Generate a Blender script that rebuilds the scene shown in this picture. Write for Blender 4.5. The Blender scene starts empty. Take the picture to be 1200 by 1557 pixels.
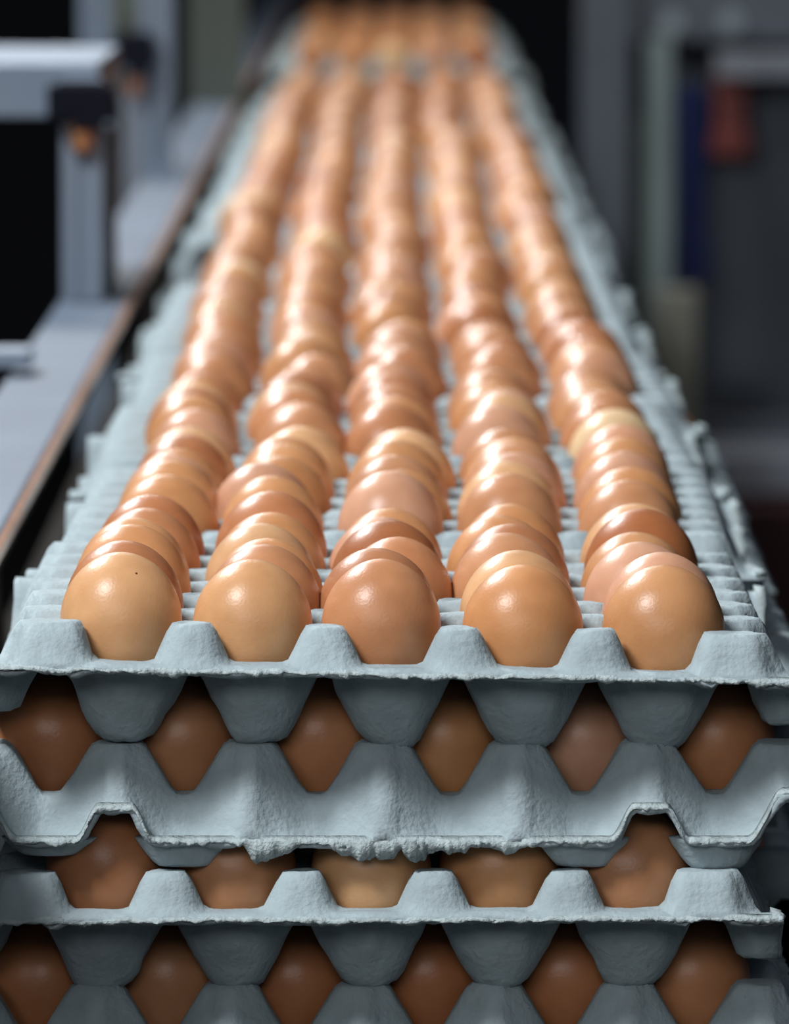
import bpy, math, random
import numpy as np
from mathutils import Vector, Matrix

random.seed(11)
rng = np.random.default_rng(5)
C = bpy.context.scene.collection
P = 0.048                    # egg pitch in the trays (m)
LAYER = 0.92 * P             # stacking height of one tray
BELT = 0.80                  # height of the conveyor belt
BASE = [BELT + LAYER * k for k in (3, 2, 1, 0)]   # base of tray, top layer first
STACK = 7.4 * P              # spacing of the stacks along the belt

# ------------------------------------------------------------------ camera
F = 11480.0                  # focal length in pixels of a 1200 px wide frame
CAM = Vector((0.0004, -(55.65 + 3.34) * P, BASE[0] + (0.59 + 6.38) * P))
TH = math.atan(1068 / F)
cd = bpy.data.cameras.new('camera'); cam = bpy.data.objects.new('camera', cd); C.objects.link(cam)
cam.location = CAM
cam.rotation_euler = (math.pi / 2 - TH, 0, 0)
cd.sensor_fit = 'HORIZONTAL'; cd.sensor_width = 36; cd.lens = F / 1200 * 36
cd.clip_start = 0.1; cd.clip_end = 100
cd.dof.use_dof = True
cd.dof.focus_distance = 2.73
cd.dof.aperture_fstop = cd.lens / 16.0
bpy.context.scene.camera = cam

def at(px, py, z):
    """world point seen at a photograph pixel, at depth z metres along the lens axis"""
    r = Vector((1, 0, 0)); f = Vector((0, math.cos(TH), -math.sin(TH))); u = Vector((0, math.sin(TH), math.cos(TH)))
    return CAM + f * z + r * ((px - 600) / F * z) - u * ((py - 778.5) / F * z)

# ------------------------------------------------------------------ world, lights, exposure
S = bpy.context.scene
S.view_settings.view_transform = 'Standard'; S.view_settings.look = 'None'
S.view_settings.exposure = 0.0; S.view_settings.gamma = 1; S.view_settings.use_curve_mapping = False
w = bpy.data.worlds.new('world'); S.world = w; w.use_nodes = True
w.node_tree.nodes['Background'].inputs[0].default_value = (0.62, 0.75, 1.0, 1)
w.node_tree.nodes['Background'].inputs[1].default_value = 0.07

def area(name, loc, target, sx, sy, power, col):
    l = bpy.data.lights.new(name, 'AREA'); l.shape = 'RECTANGLE'; l.size = sx; l.size_y = sy
    l.energy = power; l.color = col
    o = bpy.data.objects.new(name, l); C.objects.link(o); o.location = loc
    o.rotation_euler = (Vector(target) - Vector(loc)).to_track_quat('-Z', 'Y').to_euler()
    return o
COOL = (0.93, 0.97, 1.0)
area('key_lamp', (-1.35, -1.25, 3.1), (0, 0.0, 0.95), 0.55, 0.55, 92, COOL)
area('front_fill', (-1.3, -5.6, 3.1), (0, 0.0, 0.9), 4.5, 1.4, 84, (0.97, 0.98, 1.0))  # added soft fill behind the camera, lifts the shaded lower eggs
area('hall_lamp_rear', (-1.6, 3.0, 3.5), (0, 0.6, 0.95), 0.35, 0.35, 140, COOL)
area('middle_fill', (-0.9, 5.6, 2.9), (0, 2.6, 0.95), 0.4, 0.5, 24, COOL)  # added light for more highlights on the eggs farther down the row
area('hall_lamp_far', (-0.4, 5.8, 3.2), (0, 5.8, 0.95), 0.6, 1.2, 40, (1, 0.95, 0.88))

# ------------------------------------------------------------------ materials
def mat(name, col, rough=0.6, metal=0.0, noise=0.0, nscale=20, bump=0.0, bscale=200, spec=0.5, emit=None):
    m = bpy.data.materials.new(name); m.use_nodes = True
    nt = m.node_tree; b = nt.nodes['Principled BSDF']
    b.inputs['Base Color'].default_value = (*col, 1); b.inputs['Roughness'].default_value = rough
    b.inputs['Metallic'].default_value = metal; b.inputs['Specular IOR Level'].default_value = spec
    tc = nt.nodes.new('ShaderNodeTexCoord')
    if noise:
        n = nt.nodes.new('ShaderNodeTexNoise'); n.inputs['Scale'].default_value = nscale; n.inputs['Detail'].default_value = 5
        nt.links.new(tc.outputs['Object'], n.inputs['Vector'])
        r = nt.nodes.new('ShaderNodeValToRGB')
        r.color_ramp.elements[0].color = (*[c * (1 - noise) for c in col], 1); r.color_ramp.elements[0].position = 0.3
        r.color_ramp.elements[1].color = (*[min(1, c * (1 + noise)) for c in col], 1); r.color_ramp.elements[1].position = 0.7
        nt.links.new(n.outputs[0], r.inputs[0]); nt.links.new(r.outputs[0], b.inputs['Base Color'])
    if bump:
        n2 = nt.nodes.new('ShaderNodeTexNoise'); n2.inputs['Scale'].default_value = bscale; n2.inputs['Detail'].default_value = 6
        nt.links.new(tc.outputs['Object'], n2.inputs['Vector'])
        bp = nt.nodes.new('ShaderNodeBump'); bp.inputs['Strength'].default_value = bump; bp.inputs['Distance'].default_value = 0.001
        nt.links.new(n2.outputs[0], bp.inputs['Height']); nt.links.new(bp.outputs[0], b.inputs['Normal'])
    return m

PULP = mat('grey_pulp', (0.36, 0.428, 0.448), 0.92, noise=0.13, nscale=70, bump=0.7, bscale=420, spec=0.2)
PULP_TORN = mat('torn_pulp', (0.42, 0.485, 0.49), 0.95, noise=0.16, nscale=160, bump=0.9, bscale=900, spec=0.15)

def egg_material(name, source):
    m = bpy.data.materials.new(name); m.use_nodes = True
    nt = m.node_tree; b = nt.nodes['Principled BSDF']; L = nt.links.new
    if source == 'object':
        s = nt.nodes.new('ShaderNodeObjectInfo'); col = s.outputs['Color']
    else:
        s = nt.nodes.new('ShaderNodeAttribute'); s.attribute_name = 'shell'; col = s.outputs['Color']
    tc = nt.nodes.new('ShaderNodeTexCoord'); oi = nt.nodes.new('ShaderNodeObjectInfo')
    va = nt.nodes.new('ShaderNodeVectorMath'); va.operation = 'ADD'
    mm = nt.nodes.new('ShaderNodeMath'); mm.operation = 'MULTIPLY'; mm.inputs[1].default_value = 7.0
    L(oi.outputs['Random'], mm.inputs[0]); L(tc.outputs['Object'], va.inputs[0]); L(mm.outputs[0], va.inputs[1])
    n = nt.nodes.new('ShaderNodeTexNoise'); n.inputs['Scale'].default_value = 55; n.inputs['Detail'].default_value = 4
    L(va.outputs[0], n.inputs['Vector'])
    r = nt.nodes.new('ShaderNodeValToRGB')
    r.color_ramp.elements[0].color = (0.90, 0.86, 0.82, 1); r.color_ramp.elements[0].position = 0.35
    r.color_ramp.elements[1].color = (1.06, 1.07, 1.08, 1); r.color_ramp.elements[1].position = 0.65
    L(n.outputs[0], r.inputs[0])
    mx = nt.nodes.new('ShaderNodeMix'); mx.data_type = 'RGBA'; mx.blend_type = 'MULTIPLY'; mx.inputs[0].default_value = 1
    L(col, mx.inputs[6]); L(r.outputs[0], mx.inputs[7])
    v = nt.nodes.new('ShaderNodeTexVoronoi'); v.inputs['Scale'].default_value = 130
    L(va.outputs[0], v.inputs['Vector'])
    sp = nt.nodes.new('ShaderNodeMath'); sp.operation = 'LESS_THAN'; sp.inputs[1].default_value = 0.075
    L(v.outputs['Distance'], sp.inputs[0])
    n3 = nt.nodes.new('ShaderNodeTexNoise'); n3.inputs['Scale'].default_value = 38; L(va.outputs[0], n3.inputs['Vector'])
    g = nt.nodes.new('ShaderNodeMath'); g.operation = 'GREATER_THAN'; g.inputs[1].default_value = 0.66
    L(n3.outputs[0], g.inputs[0])
    an = nt.nodes.new('ShaderNodeMath'); an.operation = 'MULTIPLY'; L(sp.outputs[0], an.inputs[0]); L(g.outputs[0], an.inputs[1])
    mx2 = nt.nodes.new('ShaderNodeMix'); mx2.data_type = 'RGBA'; L(an.outputs[0], mx2.inputs[0])
    L(mx.outputs[2], mx2.inputs[6]); mx2.inputs[7].default_value = (0.12, 0.045, 0.02, 1)
    L(mx2.outputs[2], b.inputs['Base Color'])
    b.inputs['Roughness'].default_value = 0.36
    b.inputs['Specular IOR Level'].default_value = 0.40
    b.inputs['Subsurface Weight'].default_value = 0.12
    b.inputs['Subsurface Radius'].default_value = (0.006, 0.0025, 0.001)
    b.inputs['Subsurface Scale'].default_value = 1.0
    n4 = nt.nodes.new('ShaderNodeTexNoise'); n4.inputs['Scale'].default_value = 900; n4.inputs['Detail'].default_value = 3
    L(tc.outputs['Object'], n4.inputs['Vector'])
    bp = nt.nodes.new('ShaderNodeBump'); bp.inputs['Strength'].default_value = 0.16; bp.inputs['Distance'].default_value = 0.0006
    L(n4.outputs[0], bp.inputs['Height']); L(bp.outputs[0], b.inputs['Normal'])
    return m
EGG = egg_material('egg_shell', 'object')
EGG_MANY = egg_material('egg_shell_many', 'attribute')

STEEL = mat('brushed_steel', (0.12, 0.155, 0.21), 0.6, 0.3, noise=0.12, nscale=9, bump=0.15, bscale=60)
RAIL_EDGE = mat('egg_reflection_edge', (0.78, 0.44, 0.30), 0.3, 0.35, noise=0.2, nscale=30)  # orange colour paints in the eggs reflected by the steel edge
ALU = mat('aluminium', (0.21, 0.26, 0.33), 0.55, 0.3, noise=0.08, nscale=12)
ALU_DARK = mat('aluminium_groove', (0.09, 0.11, 0.13), 0.5, 0.3, noise=0.1, nscale=12)
BLACK = mat('black_plastic', (0.006, 0.007, 0.014), 0.85, noise=0.2, spec=0.15)
COPPER = mat('copper_bolt', (0.50, 0.24, 0.12), 0.4, 0.7, noise=0.1)
BELTM = mat('dark_belt', (0.013, 0.011, 0.009), 0.95, spec=0.1, noise=0.3, nscale=30, bump=0.4)
FRAME_DARK = mat('dark_frame', (0.020, 0.017, 0.014), 0.9, 0.0, noise=0.2, nscale=10, spec=0.12)
GREYP = mat('grey_panel', (0.075, 0.088, 0.11), 0.6, 0.1, noise=0.15, nscale=3)
GREYL = mat('light_grey_steel', (0.26, 0.285, 0.33), 0.5, 0.3, noise=0.12, nscale=5)
GREYM = mat('mid_grey_steel', (0.11, 0.13, 0.16), 0.5, 0.2, noise=0.12, nscale=5)
GREEN = mat('grey_green_upright', (0.24, 0.30, 0.30), 0.5, 0.3, noise=0.1, nscale=6)
BEIGE = mat('beige_paint', (0.27, 0.27, 0.22), 0.6, noise=0.1, nscale=6)
BLUE = mat('blue_plastic', (0.008, 0.02, 0.13), 0.5, noise=0.15, nscale=10)
RED = mat('red_plastic', (0.20, 0.035, 0.03), 0.5, noise=0.15, nscale=10)
MAROON = mat('maroon_paint', (0.035, 0.004, 0.006), 0.6, noise=0.2, nscale=5)
FLOORM = mat('concrete', (0.018, 0.016, 0.016), 0.95, spec=0.1, noise=0.25, nscale=3, bump=0.3, bscale=30)
WALLM = mat('dark_wall', (0.012, 0.013, 0.02), 0.8, noise=0.2, nscale=1.2)
OLIVE = mat('olive_panel', (0.10, 0.12, 0.10), 0.6, noise=0.12, nscale=5)
BOKEH = mat('bokeh_pale', (0.35, 0.42, 0.45), 0.3, 0.2, noise=0.05)  # pale tint of the discs that imitate blurred light spots

# ------------------------------------------------------------------ helpers
def link(name, me, m, parent=None, smooth=False):
    if m and not me.materials: me.materials.append(m)
    if smooth: me.polygons.foreach_set('use_smooth', [True] * len(me.polygons))
    o = bpy.data.objects.new(name, me); C.objects.link(o)
    if parent: o.parent = parent
    return o
def tag(o, label=None, cat=None, group=None, kind=None):
    if label: o['label'] = label
    if cat: o['category'] = cat
    if group: o['group'] = group
    if kind: o['kind'] = kind
    return o
def empty(name, loc=(0, 0, 0)):
    o = bpy.data.objects.new(name, None); C.objects.link(o); o.location = loc; o.empty_display_size = 0.05
    return o
import bmesh
def box_mesh(name, boxes, bevel=0.0):
    """boxes: list of (centre, size)"""
    bm = bmesh.new()
    for c, s in boxes:
        r = bmesh.ops.create_cube(bm, size=1)
        bmesh.ops.scale(bm, vec=s, verts=r['verts']); bmesh.ops.translate(bm, vec=c, verts=r['verts'])
    if bevel: bmesh.ops.bevel(bm, geom=bm.edges[:], offset=bevel, segments=2, affect='EDGES', profile=0.6)
    me = bpy.data.meshes.new(name); bm.to_mesh(me); bm.free(); return me
def prism(name, prof, y0, y1, axis='Y'):
    """closed profile of (x, z) points swept along y"""
    n = len(prof)
    v = [(x, y0, z) for x, z in prof] + [(x, y1, z) for x, z in prof]
    f = [(i, (i + 1) % n, n + (i + 1) % n, n + i) for i in range(n)] + [tuple(range(n))[::-1], tuple(range(n, 2 * n))]
    me = bpy.data.meshes.new(name); me.from_pydata(v, [], f)
    bm = bmesh.new(); bm.from_mesh(me); bmesh.ops.recalc_face_normals(bm, faces=bm.faces[:]); bm.to_mesh(me); bm.free()
    return me
def cyl_mesh(name, r, h, seg=24, bevel=0.0):
    bm = bmesh.new(); bmesh.ops.create_cone(bm, segments=seg, radius1=r, radius2=r, depth=h, cap_ends=True)
    if bevel: bmesh.ops.bevel(bm, geom=[e for e in bm.edges if len(e.link_faces) == 2 and e.calc_face_angle() > 1], offset=bevel, segments=2, affect='EDGES')
    me = bpy.data.meshes.new(name); bm.to_mesh(me); bm.free(); return me

# value noise, vectorised
_T = rng.random((64, 64, 64))
def vnoise(x, y, z):
    xi = np.floor(x).astype(int); yi = np.floor(y).astype(int); zi = np.floor(z).astype(int)
    fx = x - xi; fy = y - yi; fz = z - zi
    fx = fx * fx * (3 - 2 * fx); fy = fy * fy * (3 - 2 * fy); fz = fz * fz * (3 - 2 * fz)
    g = lambda a, b, c: _T[(xi + a) & 63, (yi + b) & 63, (zi + c) & 63]
    L = lambda a, b, t: a + (b - a) * t
    return L(L(L(g(0,0,0), g(1,0,0), fx), L(g(0,1,0), g(1,1,0), fx), fy),
             L(L(g(0,0,1), g(1,0,1), fx), L(g(0,1,1), g(1,1,1), fx), fy), fz) * 2 - 1
def fbm(x, y, z, o=3):
    s = 0; a = 1
    for k in range(o):
        s = s + a * vnoise(x * 2 ** k + 11 * k, y * 2 ** k + 5 * k, z * 2 ** k); a *= 0.5
    return s

# ------------------------------------------------------------------ the pulp tray
# all in units of P.  x: five columns of cups with a sloping margin wall on either side, y: six rows.
HX, HY = 3.10, 3.33
def smin(a, b, k): h = np.clip(0.5 + 0.5 * (b - a) / k, 0, 1); return b * (1 - h) + a * h - k * h * (1 - h)
def smax(a, b, k): return -smin(-a, -b, k)
def sstep(a, b, x): t = np.clip((x - a) / (b - a), 0, 1); return t * t * (3 - 2 * t)
TOP, SAD, LIP, SIDE = 0.905, 0.62, 0.585, 0.22
def lip_level(x, y, notch):
    L = SIDE + (LIP - SIDE) * sstep(2.72, 3.0, np.abs(y))
    for s, c, hgt, wd in notch:
        m = np.where(np.sign(x) == s, 1.0, 0.0)
        L = np.maximum(L, SIDE + (hgt - SIDE) * m * sstep(wd, wd * 0.4, np.abs(y - c)))
    return L
def height(x, y, notch=()):
    ax = np.abs(x); ay = np.abs(y)
    # nearest cup centre: x integer in -2..2, y half-integer
    cx = np.clip(np.round(x), -2, 2); cy = np.clip(np.floor(y), -3, 2) + 0.5
    r = np.hypot(x - cx, y - cy)
    hc = (np.maximum(r - 0.165, 0) / 0.315) ** 1.12 * SAD - np.maximum(0.165 - r, 0)
    mb = sstep(2.2, 2.5, ax)
    sad = SAD - 0.11 * mb
    hc = smin(smax(hc, 0.0 * hc, 0.05), sad, 0.06)
    # nearest post: x half-integer in -2.5..2.5, y integer
    px = np.clip(np.floor(x), -3, 2) + 0.5; py = np.clip(np.round(y), -3, 3)
    dx = np.abs(x - px); dy = np.abs(y - py)
    dxm = np.where(ax > 2.5, 0.0, dx)                 # posts run out as ridges over the margin
    n = 2.5
    rp = (dxm ** n + dy ** n + 1e-9) ** (1 / n)
    hp = TOP - (rp - 0.15) / 0.13 * (TOP - SAD) - np.maximum(rp - 0.28, 0) * 3.0
    hpm = TOP - (dy - 0.19) / 0.24 * (TOP - sad)       # broader posts along the margin
    hp = hp * (1 - mb) + hpm * mb
    hp = smin(hp, TOP + 0 * hp, 0.05)
    h = smax(hc, hp, 0.04)
    # margin wall
    e = ax - 2.5
    h = np.where(ax > 2.5, smax(hp, sad, 0.05), h)
    rib = 0.05 * np.exp(-(dy / 0.075) ** 4)
    e0 = 0.265 - 0.25 * np.clip((dy - 0.05) / 0.36, 0, 1) - 0.012 * np.cos(dy * 60) * (dy < 0.1)
    wall = TOP + 0.03 + rib - (e - e0) / 0.30 * (TOP - SIDE)
    h = smin(h, wall, 0.05)
    # end faces: posts cut by the sloping end wall
    end = TOP + 0.02 - (ay - 3.15) / 0.13 * (TOP - SAD)
    h = np.where(ay > 3.0, smin(h, smax(end, SAD + 0 * end, 0.03), 0.03), h)
    L = lip_level(x, y, notch)
    h = np.where(ax > 2.62, smax(h, L, 0.03), h)
    h = h - (LIP * 0 + 0.035) * sstep(3.26, 3.33, ay)
    return h
def tray_mesh(name, res, notch=(), seed=0, rough=1.0, hang=(), wrink=True):
    nx = int(round(2 * HX * res)) + 1; ny = int(round(2 * HY * res)) + 1
    X, Y = np.meshgrid(np.linspace(-HX, HX, nx), np.linspace(-HY, HY, ny), indexing='ij')
    Hh = height(X, Y, notch)
    s = seed * 7.3
    Zt = Hh + rough * 0.010 * fbm(X * 2.3 + s, Y * 2.3, Hh * 3 + s) + rough * 0.004 * fbm(X * 9 + s, Y * 9, Hh * 9)
    # lateral wobble gives creased, hand-pulled walls
    Xw = X + rough * 0.014 * fbm(X * 1.7, Y * 1.7 + s, Hh * 2.2 + 4); Yw = Y + rough * 0.014 * fbm(X * 1.7 + 9, Y * 1.7 + s, Hh * 2.2 + 8)
    P3 = np.stack([Xw, Yw, Zt], -1)
    gx = np.gradient(P3, axis=0); gy = np.gradient(P3, axis=1)
    N = np.cross(gx, gy); N /= np.linalg.norm(N, axis=-1, keepdims=True)
    th = 0.036
    B3 = P3 - N * th
    if wrink:   # the outside of the moulding is crumpled
        k = rough * 0.020 * np.abs(fbm(X * 5 + s, Y * 5, Hh * 2.5 + s)) + rough * 0.016 * fbm(X * 8 + 7, Y * 8 + s, Hh * 3, 4)
        B3 = B3 - N * k[..., None]
    V = np.concatenate([P3.reshape(-1, 3), B3.reshape(-1, 3)]) * P
    idx = np.arange(nx * ny).reshape(nx, ny); o = nx * ny
    a = idx[:-1, :-1].ravel(); b = idx[1:, :-1].ravel(); c = idx[1:, 1:].ravel(); d = idx[:-1, 1:].ravel()
    F1 = np.stack([a, b, c, d], 1); F2 = np.stack([d, c, b, a], 1) + o
    rim = np.concatenate([idx[:, 0], idx[-1, 1:], idx[-2::-1, -1], idx[0, -2:0:-1]])
    r2 = np.roll(rim, -1)
    F3 = np.stack([rim, rim + o, r2 + o, r2], 1)
    Fa = np.concatenate([F1, F2, F3])
    me = bpy.data.meshes.new(name)
    me.vertices.add(len(V)); me.vertices.foreach_set('co', V.ravel())
    me.loops.add(Fa.size); me.loops.foreach_set('vertex_index', Fa.ravel().astype(np.int32))
    me.polygons.add(len(Fa)); me.polygons.foreach_set('loop_start', np.arange(0, Fa.size, 4, dtype=np.int32))
    me.polygons.foreach_set('loop_total', np.full(len(Fa), 4, dtype=np.int32))
    me.update(calc_edges=True); me.validate()
    me.polygons.foreach_set('use_smooth', [True] * len(Fa))
    me.materials.append(PULP)
    return me
def strip_mesh(name, secs, m):
    """secs: array (n, k, 3), closed cross-sections swept along n"""
    n, k, _ = secs.shape
    f = []
    for i in range(n - 1):
        for j in range(k):
            f.append((i * k + j, i * k + (j + 1) % k, (i + 1) * k + (j + 1) % k, (i + 1) * k + j))
    f.append(tuple(range(k))[::-1]); f.append(tuple((n - 1) * k + j for j in range(k)))
    me = bpy.data.meshes.new(name); me.from_pydata((secs.reshape(-1, 3) * P).tolist(), [], f)
    bm = bmesh.new(); bm.from_mesh(me); bmesh.ops.recalc_face_normals(bm, faces=bm.faces[:]); bm.to_mesh(me); bm.free()
    me.polygons.foreach_set('use_smooth', [True] * len(me.polygons))
    me.materials.append(m); return me
def jag(secs, seed):
    n, k, _ = secs.shape; t = np.arange(n) * 0.09
    for j in range(1, 5):
        secs[:, j] += np.stack([fbm(t * 1.3, t * 0 + j * 5 + q * 9, t * 0 + seed) for q in range(3)], -1) * 0.009
    return secs
def end_rim(name, seed, ragged=1.0, side=-1, x0=-3.1, x1=3.1):
    """torn lip along an end of the tray (local y = side * HY)"""
    n = 520; t = np.linspace(x0, x1, n); s = seed * 3.7 + np.zeros(n)
    z = height(t, np.full(n, side * 3.29)) * 0 + LIP
    w1 = 0.015 * fbm(t * 3, s, s) ; w2 = np.abs(fbm(t * 9, s + 3, s)); w3 = fbm(t * 30, s, s + 5)
    out = 3.345 + 0.02 * w2 * ragged + 0.006 * w3 * ragged + w1
    drop = 0.016 + ragged * (0.05 * np.maximum(0, fbm(t * 3.5, s + 8, s)) ** 1.6 + 0.018 * w2 + 0.004 * w3)
    top = z + 0.008 + 0.010 * fbm(t * 4, s + 2, s)
    secs = np.stack([
        np.stack([t, side * (3.22 + 0 * t), top + 0.006], -1), np.stack([t, side * (out - 0.02), top], -1),
        np.stack([t, side * out, top - 0.02], -1), np.stack([t, side * (out - 0.01), z - drop], -1),
        np.stack([t, side * (out - 0.035), z - drop * 0.9], -1), np.stack([t, side * (3.24 + 0 * t), z - 0.03], -1)], 1)
    return strip_mesh(name, jag(secs, seed), PULP_TORN)
def side_rim(name, seed, notch, ragged, side=1, tears=()):
    """torn lip along a margin side (local x = side * HX); tears = (y0, y1, depth)"""
    n = 620; t = np.linspace(-3.32, 3.32, n); s = seed * 3.7 + np.zeros(n)
    z = lip_level(np.full(n, float(side)), t, notch)
    w2 = np.abs(fbm(t * 9, s + 3, s)); w3 = fbm(t * 30, s, s + 5)
    out = 3.11 + 0.02 * w2 * ragged + 0.004 * w3 * ragged + 0.012 * fbm(t * 2, s, s)
    drop = 0.012 + ragged * (0.016 * w2 + 0.004 * w3)
    for a, b, d in tears:
        m = sstep(a, a + 0.12, t) * sstep(b, b - 0.12, t)
        drop = drop + m * d * np.maximum(0, 0.4 + 0.8 * fbm(t * 3.6, s, s + 1, 4))
    drop = np.maximum(drop, 0.01)
    top = z + 0.012
    secs = np.stack([
        np.stack([side * (3.02 + 0 * t), t, top + 0.02], -1), np.stack([side * (out - 0.02), t, top], -1),
        np.stack([side * out, t, top - 0.02], -1), np.stack([side * (out - 0.008), t, z - drop], -1),
        np.stack([side * (out - 0.035), t, z - drop * 0.95], -1), np.stack([side * (3.03 + 0 * t), t, z - 0.03], -1)], 1)
    return strip_mesh(name, jag(secs, seed), PULP_TORN)
def foot_cup(name, full=1.0, seed=0):
    """the half cup that hangs under the margin lip; local origin on the lip line"""
    nA, nR = 30, 9; V = []
    for j in range(nR):
        q = j / (nR - 1); z = SIDE - q * (SIDE - 0.005) * full
        rr = 0.36 - (0.36 - 0.20) * q ** 1.2 if j < nR - 1 else 0.19
        for i in range(nA):
            a = math.pi * 2 * i / nA
            V.append([rr * math.cos(a) * 0.62, rr * math.sin(a), z])
    V = np.array(V); k = 0.010 * fbm(V[:, 0] * 8 + seed, V[:, 1] * 8, V[:, 2] * 8)
    V[:, 0] += k; V[:, 1] += k
    V = V.tolist(); f = []
    for j in range(nR - 1):
        for i in range(nA):
            f.append((j * nA + i, (j + 1) * nA + i, (j + 1) * nA + (i + 1) % nA, j * nA + (i + 1) % nA))
    f.append(tuple(range((nR - 1) * nA, nR * nA))[::-1]); f.append(tuple(range(nA)))
    me = bpy.data.meshes.new(name); me.from_pydata([(x * P, y * P, z * P) for x, y, z in V], [], f)
    bm = bmesh.new(); bm.from_mesh(me); bmesh.ops.recalc_face_normals(bm, faces=bm.faces[:]); bm.to_mesh(me); bm.free()
    me.polygons.foreach_set('use_smooth', [True] * len(me.polygons)); me.materials.append(PULP); return me

ORD = ['nearest', 'second', 'third', 'fourth', 'fifth', 'sixth', 'seventh', 'eighth', 'ninth', 'tenth', 'eleventh',
       'twelfth', 'thirteenth', 'fourteenth', 'fifteenth']
def stack_phrase(k): return 'nearest stack' if k == 0 else f'{ORD[k]} stack from the front'

# --- the four trays of the nearest stack, each a mesh of its own
XO = [-0.03, -0.08, -0.18, -0.23]          # sideways offset of each layer (units of P)
YO = [0.0, 0.02, 0.03, 0.05]
ROLL = [1.0, 0.1, -0.25, 0.1]              # the top tray sits slightly crooked
near_notch = [(), ((-1, 2, 0.47, 0.30), (-1, -2, 0.47, 0.30), (1, 0, 0.45, 0.3)), (), ((-1, 2, 0.42, 0.3), (-1, -1, 0.42, 0.3))]
near_labels = ['grey pulp egg tray on top of the nearest stack, slightly crooked, ragged front lip',
               'grey pulp egg tray second from top of nearest stack, tall front wall with torn arches',
               'grey pulp egg tray third from top of nearest stack, lip broken at right corner',
               'lowest grey pulp egg tray of the nearest stack, cut off by the photo bottom']
TRAY_GROUP = 'grey pulp egg trays stacked along the conveyor'
near_trays = []
for l in range(4):
    me = tray_mesh('egg_tray', 22, near_notch[l], seed=l + 1, rough=1.0)
    o = link('egg_tray', me, None)
    tag(o, near_labels[l], 'egg tray', TRAY_GROUP)
    o.location = (XO[l] * P, YO[l] * P, BASE[l])
    rz = 0 if l % 2 == 0 else math.pi / 2      # layers are turned a quarter turn against each other
    o.rotation_euler = (0, math.radians(ROLL[l]), rz + math.radians([0.25, 0.0, -0.3, 0.2][l])) if l % 2 == 0 else (math.radians(-ROLL[l]) * 0, 0, rz)
    near_trays.append(o)
    if l % 2 == 0:
        tag(link('rim', end_rim('rim', l + 2, 1.3 if l == 0 else 0.9), None, o), 'ragged torn front lip')
        link('rim', side_rim('rim', l + 5, near_notch[l], 1.0, 1, ((-2.6, 1.0, 0.08),)), None, o)
    else:
        # local -x faces ... after +90 deg turn local +y points to -x; front (world -y) is local -x
        tears = ((-1.1, 1.3, 0.13),) if l == 1 else ((-1, 1, 0.05),)
        tag(link('rim', side_rim('rim', l + 9, near_notch[l], 1.2, -1, tears), None, o), 'ragged torn front lip with hanging fibres')
        link('rim', end_rim('rim', l + 14, 0.8, side=-1), None, o)
        for yy, full in (((1.5, 1.0), (2.5, 0.62), (-1.5, 1.0), (-2.5, 1.08)) if l == 1 else ((1.5, 1.0), (-0.5, 1.0), (-2.5, 1.0))):
            c = link('foot_cup', foot_cup('foot_cup', full, yy * 3), None, o); c.location = (-2.84 * P, yy * P, 0)

# --- every other tray shares one mesh
far_mesh = tray_mesh('egg_tray', 12, ((1, 2, 0.45, 0.3), (1, -1, 0.4, 0.3), (-1, 0, 0.45, 0.3), (-1, -2, 0.45, 0.3)), seed=9, rough=1.1, wrink=False)
far_rim = side_rim('rim', 21, ((1, 2, 0.45, 0.3), (1, -1, 0.4, 0.3)), 1.4, 1, ((-2, 0, 0.1),))
stack_off = [0.0] + [random.uniform(-0.07, 0.07) for _ in range(25)]
stack_off[1], stack_off[2], stack_off[3] = 0.05, 0.02, 0.10
NSTACK, NFAR = 15, 5
def stack_y(k): return STACK * k if k < NSTACK else STACK * k + 16 * P
layer_off = {}
proto = None
for k in range(1, NSTACK + NFAR):
    for l in range(4):
        if proto is None:
            o = link('egg_tray', far_mesh, None); proto = o
            link('rim', far_rim, None, o)
        else:
            o = proto.copy(); C.objects.link(o)
            if k < 6 and l < 2:
                for ch in proto.children:
                    c = ch.copy(); C.objects.link(c); c.parent = o
        dx = stack_off[k] + (0 if l == 0 else random.uniform(0.08, 0.30) if l % 2 else random.uniform(0.0, 0.2))
        dy = random.uniform(-0.05, 0.05); rz = random.uniform(-0.7, 0.7)
        layer_off[(k, l)] = (dx, dy, rz)
        o.location = (dx * P, stack_y(k) + dy * P, BASE[l])
        o.rotation_euler = (0, 0, (0 if l % 2 == 0 else math.pi / 2) + math.radians(rz))
        where = ['top tray', 'tray second from top', 'tray third from top', 'lowest tray'][l]
        if k < NSTACK:
            lab = f'grey pulp egg tray, {where} of the {stack_phrase(k)}'
        else:
            lab = f'grey pulp egg tray, {where}, {["first", "second", "third", "fourth", "fifth"][k - NSTACK]} stack beyond the far dark gap'
        tag(o, lab, 'egg tray', TRAY_GROUP)

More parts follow.
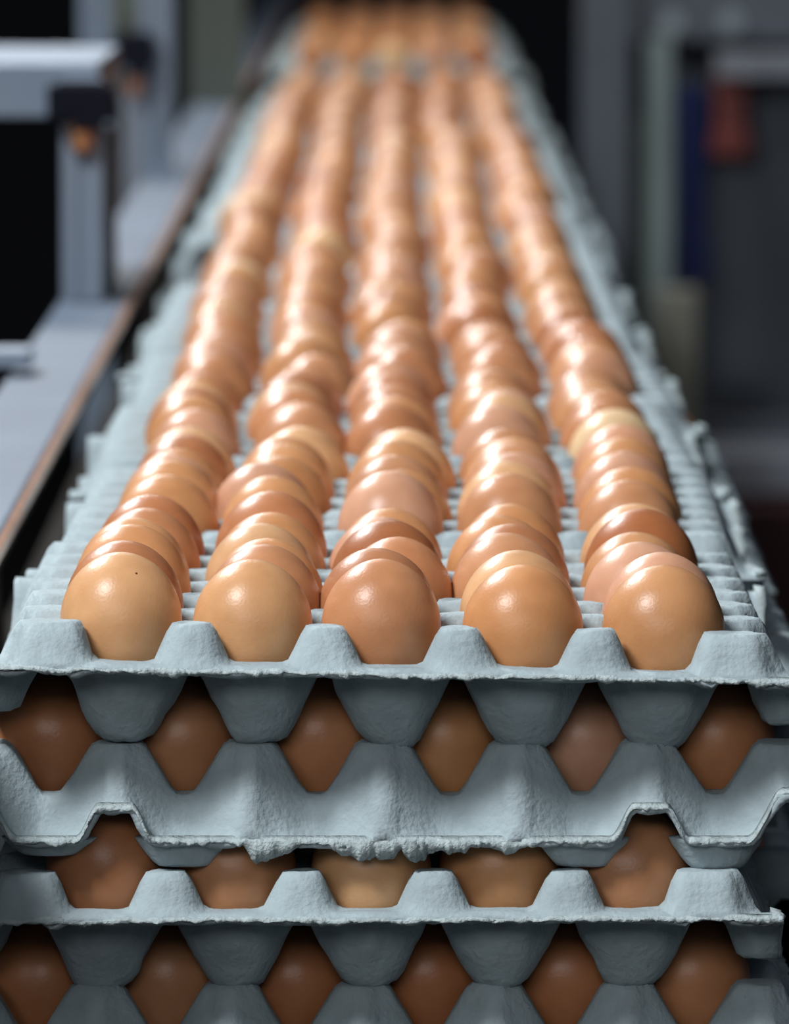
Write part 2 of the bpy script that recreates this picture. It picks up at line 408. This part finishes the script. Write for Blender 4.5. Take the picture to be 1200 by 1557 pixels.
# ------------------------------------------------------------------ eggs
def egg_arrays(nu, nv):
    """pointed end down; origin at the pointed end; units of P"""
    R, a, b = 0.455, 0.505, 0.715
    V = [(0, 0, 0)]
    for j in range(1, nv):
        t = math.pi * j / nv
        c = -math.cos(t)
        if c < 0: z = b + c * b; r = R * (1 - c * c) ** 0.62
        else:     z = b + c * a; r = R * (1 - c * c) ** 0.53
        for i in range(nu):
            q = 2 * math.pi * i / nu; V.append((r * math.cos(q), r * math.sin(q), z))
    V.append((0, 0, a + b))
    Fc = []
    for i in range(nu): Fc.append((0, 1 + (i + 1) % nu, 1 + i))
    for j in range(nv - 2):
        for i in range(nu):
            p = 1 + j * nu
            Fc.append((p + i, p + (i + 1) % nu, p + nu + (i + 1) % nu, p + nu + i))
    last = len(V) - 1; p = 1 + (nv - 2) * nu
    for i in range(nu): Fc.append((p + i, p + (i + 1) % nu, last))
    return np.array(V), Fc
ev, ef = egg_arrays(40, 26)
egg_mesh = bpy.data.meshes.new('egg'); egg_mesh.from_pydata((ev * P).tolist(), [], ef)
egg_mesh.materials.append(EGG); egg_mesh.polygons.foreach_set('use_smooth', [True] * len(egg_mesh.polygons))
SHADES = {                       # linear colours of the shells
    'tan':           (0.575, 0.270, 0.115),
    'light tan':     (0.640, 0.345, 0.165),
    'orange-brown':  (0.520, 0.235, 0.110),
    'brown':         (0.450, 0.180, 0.078),
    'dark brown':    (0.360, 0.125, 0.045),
    'pinkish tan':   (0.590, 0.300, 0.180),
    'pale cream':    (0.760, 0.510, 0.280),
}
def pick():
    return random.choices(list(SHADES), [30, 14, 22, 14, 5, 12, 3])[0]
def shade_col(n):
    c = SHADES[n]; j = random.uniform(0.94, 1.06); h = random.uniform(0.96, 1.04)
    return (c[0] * j, c[1] * j * h, c[2] * j * h * h, 1)
SEAT = 0.135
egg0 = None
def place_egg(x, y, base, shade, label, group, tilt=None, size=None, spin=None):
    global egg0
    if egg0 is None: egg0 = link('egg', egg_mesh, None); e = egg0
    else: e = egg0.copy(); C.objects.link(e)
    s = size if size else random.uniform(0.965, 1.02)
    zs = random.uniform(0.97, 1.03)
    e.location = (x, y, base + SEAT * P)
    e.scale = (s, s, s * zs)
    t = tilt if tilt else (random.gauss(0, 3.0), random.gauss(0, 3.0))
    e.rotation_euler = (math.radians(t[0]), math.radians(t[1]), random.uniform(0, 6.28) if False else 0)
    e.color = shade_col(shade)
    tag(e, label, 'egg', group)
    return e
COL5 = ['leftmost column', 'second column from left', 'middle column', 'fourth column from left', 'rightmost column']
ROWN = ['front row', 'second row', 'third row', 'fourth row', 'fifth row', 'sixth row']
near = {   # shades seen in the nearest top tray, [row][column]
    0: ['light tan', 'light tan', 'orange-brown', 'tan', 'tan'],
    1: ['brown', 'orange-brown', 'brown', 'light tan', 'pinkish tan'],
    2: ['tan', 'tan', 'orange-brown', 'orange-brown', 'pinkish tan'],
    3: ['tan', 'light tan', 'dark brown', 'brown', 'tan'],
    4: ['orange-brown', 'tan', 'pinkish tan', 'tan', 'dark brown'],
    5: ['brown', 'brown', 'tan', 'tan', 'light tan'],
}
near2 = {0: ['tan', 'tan', 'pinkish tan', 'orange-brown', 'orange-brown'], 1: ['tan', 'pinkish tan', 'tan', 'light tan', 'tan'],
         2: ['pinkish tan', 'tan', 'orange-brown', 'pinkish tan', 'pinkish tan'], 3: ['tan', 'tan', 'tan', 'orange-brown', 'orange-brown']}
n_ind = 0
rest = []      # (x, y, base, shade) of eggs past the limit
for k in range(NSTACK + NFAR):
    dx, dy, rz = layer_off.get((k, 0), (XO[0], YO[0], 0.25))
    cr, sr = math.cos(math.radians(rz)), math.sin(math.radians(rz))
    for r in range(6):
        # neighbouring eggs in a tray lean a little together
        for c in range(5):
            lx, ly = (c - 2) + random.gauss(0, 0.015), (r - 2.5) + min(0.03, max(-0.01, random.gauss(0, 0.02)))
            if k == 0 and r == 0:
                lx = (c - 2) + [-0.03, -0.04, -0.06, -0.02, 0.04][c]
            x = (dx + lx * cr - ly * sr) * P; y = stack_y(k) + (dy + lx * sr + ly * cr) * P
            bz = BASE[0]
            if k == 0: bz -= lx * P * math.sin(math.radians(ROLL[0]))
            sh = near[r][c] if k == 0 else near2[r][c] if k == 1 and r in near2 else pick()
            if (k < 9) or (k == 9 and r < 2):
                lab = f'{sh} egg, {ROWN[r]}, {COL5[c]}, top tray, {"nearest stack" if k == 0 else ORD[k] + " stack back"}'
                sz = None; tl = None
                if k == 0 and r == 0:
                    sz = [1.01, 0.99, 0.99, 1.005, 1.02][c]; tl = [(0, 0), (-2, 0), (-3, -1), (0, 1), (0, 1)][c]
                place_egg(x, y, bz, sh, lab, 'eggs in the top trays', tl, sz); n_ind += 1
            else:
                rest.append((x, y, bz, sh))
# front row of the lower trays of the nearest stack
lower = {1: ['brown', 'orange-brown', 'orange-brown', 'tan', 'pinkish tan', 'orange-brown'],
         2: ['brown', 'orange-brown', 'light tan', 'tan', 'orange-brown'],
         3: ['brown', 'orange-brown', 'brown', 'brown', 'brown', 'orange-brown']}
N6 = ['leftmost', 'second from left', 'third from left', 'third from right', 'second from right', 'rightmost']
N5 = ['leftmost', 'second from left', 'middle', 'second from right', 'rightmost']
lay = {1: 'second tray down', 2: 'third tray down', 3: 'lowest tray'}
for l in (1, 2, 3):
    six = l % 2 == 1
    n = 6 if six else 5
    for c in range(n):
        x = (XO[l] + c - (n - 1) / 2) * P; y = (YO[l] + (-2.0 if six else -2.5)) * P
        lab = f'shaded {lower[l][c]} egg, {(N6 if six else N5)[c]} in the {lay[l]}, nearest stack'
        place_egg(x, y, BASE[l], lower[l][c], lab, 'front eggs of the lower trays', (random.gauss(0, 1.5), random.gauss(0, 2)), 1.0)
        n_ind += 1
    for r in range(1, 3):      # hardly seen, behind the front row
        for c in range(n):
            rest.append(((XO[l] + c - (n - 1) / 2) * P, (YO[l] + (-2.0 if six else -2.5) + r) * P, BASE[l], pick()))
    for r in range(3, 5 if six else 6):
        for c in (0, n - 1):
            rest.append(((XO[l] + c - (n - 1) / 2) * P, (YO[l] + (-2.0 if six else -2.5) + r) * P, BASE[l], pick()))
for k in range(1, 8):          # outer columns of the lower trays, seen from the side
    for l in (1, 2, 3):
        dx, dy, rz = layer_off[(k, l)]; six = l % 2 == 1
        n = 6 if six else 5; m = 5 if six else 6
        for r in range(m):
            for c in (0, n - 1):
                rest.append(((dx + c - (n - 1) / 2) * P, stack_y(k) + (dy + r - (m - 1) / 2) * P, BASE[l], pick()))
lv, lf = egg_arrays(16, 12)
nV = len(lv); AV = []; AF = []; AC = []
for i, (x, y, bz, sh) in enumerate(rest):
    ax_, ay_ = random.gauss(0, 0.05), random.gauss(0, 0.05); s = random.uniform(0.965, 1.02)
    v = lv * P * s
    v = np.stack([v[:, 0] + ax_ * v[:, 2], v[:, 1] + ay_ * v[:, 2], v[:, 2]], 1) + np.array([x, y, bz + SEAT * P])
    AV.append(v); AF += [tuple(q + i * nV for q in f) for f in lf]; c = shade_col(sh); AC += [c] * nV
me = bpy.data.meshes.new('eggs'); me.from_pydata(np.concatenate(AV).tolist(), [], AF)
at_ = me.attributes.new('shell', 'FLOAT_COLOR', 'POINT'); at_.data.foreach_set('color', np.array(AC, dtype=np.float32).ravel())
me.materials.append(EGG_MANY); me.polygons.foreach_set('use_smooth', [True] * len(me.polygons))
o = bpy.data.objects.new('eggs', me); C.objects.link(o)
tag(o, 'blurred mass of brown eggs filling the farther trays of the long row', 'eggs', kind='stuff')

# ------------------------------------------------------------------ conveyor
conv = empty('conveyor', (0, 3, BELT))
tag(conv, 'dark belt conveyor carrying the long row of egg stacks', 'conveyor')
def child(name, me, m, parent, **kw):
    o = link(name, me, m, parent); 
    o.matrix_parent_inverse = Matrix.Translation(parent.location).inverted()
    if kw.get('label'): o['label'] = kw['label']
    return o
Y0, Y1 = -0.22, 10.5
child('belt', box_mesh('belt', [((0, (Y0 + Y1) / 2, BELT - 0.012), (0.37, Y1 - Y0, 0.024))], 0.004), BELTM, conv)
for sx in (-1, 1):
    child('side_frame', prism('side_frame', [(sx * 0.188, BELT - 0.11), (sx * 0.225, BELT - 0.11), (sx * 0.225, BELT - 0.103), (sx * 0.195, BELT - 0.103),
          (sx * 0.195, BELT - 0.007), (sx * 0.225, BELT - 0.007), (sx * 0.225, BELT), (sx * 0.188, BELT)], Y0, Y1), FRAME_DARK, conv)
    for yy in (0.0, 2.2, 4.4, 6.6, 8.8):
        child('leg', box_mesh('leg', [((sx * 0.2, yy, (BELT - 0.11) / 2), (0.05, 0.05, BELT - 0.11)), ((sx * 0.2, yy, 0.008), (0.1, 0.1, 0.016))], 0.003), FRAME_DARK, conv)

# --- left guide rail
zr = BASE[0] + 0.585 * P           # at the height of the top tray lip
gr = empty('guide_rail', (-0.19, 3, zr))
tag(gr, 'long grey steel guide rail with egg reflection painted along its edge left of the eggs', 'rail')
xr, xl = -3.40 * P, -4.36 * P
child('rail_top', prism('rail_top', [(xl, zr), (xr - 0.006, zr), (xr - 0.0035, zr - 0.001), (xr - 0.0035, zr - 0.004), (xl, zr - 0.004)], -0.9, 10.5), STEEL, gr)
child('rail_edge', prism('rail_edge', [(xr - 0.0035, zr + 0.0005), (xr - 0.0008, zr - 0.0005), (xr, zr - 0.004), (xr - 0.002, zr - 0.008), (xr - 0.0035, zr - 0.007)], -0.9, 10.5), RAIL_EDGE, gr, label='rail edge with orange egg reflection painted in')
child('rail_web', prism('rail_web', [(xr - 0.0035, zr - 0.004), (xr - 0.0035, zr - 0.014), (xr - 0.006, zr - 0.014), (xr - 0.006, zr - 0.004)], -0.9, 10.5), FRAME_DARK, gr)
child('rail_flange', prism('rail_flange', [(xl, zr - 0.004), (xl + 0.003, zr - 0.004), (xl + 0.003, zr - 0.04), (xl, zr - 0.04)], -0.9, 10.5), STEEL, gr)
# brackets that carry the rail from the conveyor frame
for yy in (0.9, 3.4, 6.0, 8.6):
    child('bracket', box_mesh('bracket', [((-0.2, yy, (zr - 0.05 + BELT - 0.1) / 2), (0.012, 0.05, zr - 0.04 - BELT + 0.1)), ((-0.187, yy, zr - 0.01), (0.034, 0.05, 0.012))], 0.001), FRAME_DARK, gr)

# --- right guide rail, low
g2 = empty('guide_rail', (0.19, 3, BELT + 0.05))
tag(g2, 'low dull metal guide rail along the right side of the stacks', 'rail')
x2 = 3.5 * P
child('rail_bar', prism('rail_bar', [(x2, BELT + 0.012), (x2 + 0.004, BELT + 0.03), (x2 + 0.016, BELT + 0.036), (x2 + 0.026, BELT + 0.024), (x2 + 0.022, BELT + 0.008), (x2 + 0.006, BELT + 0.004)], -0.1, 10.5), STEEL, g2)
for yy in (0.6, 2.6, 4.8, 7.0, 9.2):
    child('bracket', box_mesh('bracket', [((0.1935, yy, BELT + 0.006), (0.008, 0.03, 0.03))], 0.001), FRAME_DARK, g2)

# ------------------------------------------------------------------ left machine frame (aluminium profiles)
def profile(name, x, y, z0, z1, w=0.03, m=ALU, parent=None):
    g = w * 0.14
    pr = []
    h = w / 2
    pts = [(-h, -h), (-g, -h), (-g, -h + g), (g, -h + g), (g, -h), (h, -h), (h, -g), (h - g, -g), (h - g, g), (h, g), (h, h), (g, h), (g, h - g), (-g, h - g), (-g, h), (-h, h), (-h, g), (-h + g, g), (-h + g, -g), (-h, -g)]
    n = len(pts)
    v = [(x + a, y + b, z0) for a, b in pts] + [(x + a, y + b, z1) for a, b in pts]
    f = [(i, (i + 1) % n, n + (i + 1) % n, n + i) for i in range(n)] + [tuple(range(n))[::-1], tuple(range(n, 2 * n))]
    me = bpy.data.meshes.new(name); me.from_pydata(v, [], f)
    return child(name, me, m, parent)
def bar(px0, px1, py0, py1, z, depth, name, m, parent, bevel=0.001, label=None):
    a = at(px0, py0, z); b = at(px1, py1, z)
    y = (a.y + b.y) / 2
    me = box_mesh(name, [(((a.x + b.x) / 2, y + depth / 2, (a.z + b.z) / 2), (abs(b.x - a.x), depth, abs(a.z - b.z)))], bevel)
    return child(name, me, m, parent, label=label)

fr = empty('machine_frame', (-0.3, 1.9, 0.0))
tag(fr, 'grey aluminium profile frame with black clamps standing left of the rail', 'machine frame')
zA, zB = 4.75, 6.4
pA = at(124, 450, zA)
profile('upright', pA.x + 0.001, pA.y, zr, at(124, 118, zA).z, 0.025, ALU, fr)
bar(158, 176, 195, 470, zA + 0.05, 0.02, 'cover_strip', ALU_DARK, fr)
# cross beam, bright top and grey front
a = at(-60, 62, zA); b = at(150, 185, zA)
child('cross_beam', box_mesh('cross_beam', [(((a.x + b.x) / 2, a.y + 0.18, (a.z + b.z) / 2 - 0.006), (b.x - a.x, 0.36, 0.034))], 0.002), ALU, fr)
# clamps
def clamp(px, py, z, w, h):
    p = at(px, py, z)
    o = child('clamp', box_mesh('clamp', [((p.x, p.y, p.z), (w, 0.03, h)), ((p.x + w * 0.12, p.y - 0.005, p.z - h * 0.5), (w * 0.45, 0.026, h * 0.55)), ((p.x, p.y, p.z + h * 0.45), (w * 0.7, 0.02, h * 0.3))], 0.002), BLACK, fr, label='black plastic clamp')
    k = child('bolt', cyl_mesh('bolt', w * 0.19, 0.02, 20, 0.002), COPPER, fr, label='copper-coloured bolt')
    k.matrix_parent_inverse = Matrix.Identity(4); k.location = Vector((p.x, p.y - 0.004, p.z - h * 0.95)) - fr.location
clamp(124, 155, zA - 0.03, 0.042, 0.022)
clamp(203, 78, zB - 0.05, 0.036, 0.028)
pB = at(238, 300, zB)
profile('upright', pB.x, pB.y, zr, at(238, -60, zB).z, 0.028, ALU, fr)
pC = at(203, 330, zB)
profile('upright', pC.x, pC.y + 0.04, zr - 0.04, at(200, 105, zB).z, 0.020, GREYL, fr)
pD = at(138, 60, zB)
profile('upright', pD.x, pD.y + 0.1, 0.0, at(138, -60, zB).z, 0.026, ALU, fr)
bar(160, 214, -60, 70, zB + 0.25, 0.01, 'filler_panel', OLIVE, fr)
bar(286, 372, -60, 190, zB + 1.5, 0.03, 'filler_panel', OLIVE, fr)
bar(-60, 45, 535, 560, 4.1, 0.05, 'drip_tray', ALU, fr)

# ------------------------------------------------------------------ right background machine
mc = empty('packing_machine', (0.5, 5.0, 0))
tag(mc, 'blurred grey steel packing machine with uprights and panels at the right', 'machine')
zM = 9.2
floorz = 0.0
def post(px0, px1, py0, py1, z, d, name, m, label=None):
    return bar(px0, px1, py0, py1, z, d, name, m, mc, 0.002, label)
post(882, 958, -90, 900, zM, 0.05, 'upright', GREYM)
post(955, 985, 180, 900, zM + 0.1, 0.03, 'upright', OLIVE)
post(985, 1022, 60, 900, zM - 0.1, 0.05, 'upright', GREEN)
post(1000, 1060, 440, 900, zM - 0.25, 0.04, 'door_post', BEIGE, 'beige painted door post')
post(1020, 1300, 100, 640, zM + 0.2, 0.02, 'door_panel', GREYP)
post(960, 1300, -90, 62, zM + 0.1, 0.06, 'head_panel', GREYM)
post(1090, 1300, 80, 118, zM + 0.05, 0.05, 'cross_rail', GREYL)
post(1050, 1300, 640, 700, zM + 0.1, 0.1, 'ledge', GREYP)
post(1045, 1300, 690, 752, zM - 0.1, 0.35, 'shelf', GREYL, 'light grey shelf under the door')
post(1030, 1320, 768, 1650, zM - 0.15, 0.4, 'plinth', MAROON, 'dark maroon lower casing')
for px, py in ((1022, 36), (1112, 32)):  # discs added to imitate two out-of-focus spots of light
    p = at(px, py, zM - 0.02)
    o = child('bokeh_disc', cyl_mesh('bokeh_disc', 0.013, 0.02, 28, 0.002), BOKEH, mc, label='small pale disc standing in for a blurred light spot')
    o.matrix_parent_inverse = Matrix.Identity(4); o.location = p - mc.location; o.rotation_euler = (math.pi / 2, 0, 0)
# hanging blue strip and red strip
def strip(px0, px1, py0, py1, z, m, name, label, cat):
    a = at(px0, py0, z); b = at(px1, py1, z)
    cx, w = (a.x + b.x) / 2, abs(b.x - a.x); h = a.z - b.z
    root = empty(name, (cx, a.y, a.z)); tag(root, label, cat)
    me = box_mesh('body', [((cx, a.y, a.z - h * 0.5), (w, 0.02, h)), ((cx, a.y, b.z + h * 0.12), (w * 1.25, 0.03, h * 0.24))], 0.003)
    child('body', me, m, root)
    child('hook', box_mesh('hook', [((cx, a.y + 0.01, a.z + 0.006), (0.006, 0.035, 0.012))], 0.001), ALU_DARK, root)
strip(1028, 1074, 132, 430, zM + 0.12, BLUE, 'hanging_tool', 'blue plastic tool hanging on the grey machine at right', 'tool')
strip(1088, 1136, 84, 238, zM + 0.12, RED, 'hanging_tool', 'short red plastic tool hanging right of the blue one', 'tool')

# ------------------------------------------------------------------ the hall
def struct(name, me, m): o = link(name, me, m); o['kind'] = 'structure'; return o
struct('floor', box_mesh('floor', [((0, 5, -0.05), (12, 18, 0.1))]), FLOORM)
struct('wall_back', box_mesh('wall_back', [((0, 13.9, 1.9), (12, 0.2, 3.8))]), WALLM)
struct('wall_left', box_mesh('wall_left', [((-4.6, 5, 1.9), (0.2, 18, 3.8))]), WALLM)
struct('wall_right', box_mesh('wall_right', [((4.6, 5, 1.9), (0.2, 18, 3.8))]), WALLM)
print('individual eggs', n_ind, 'rest', len(rest))
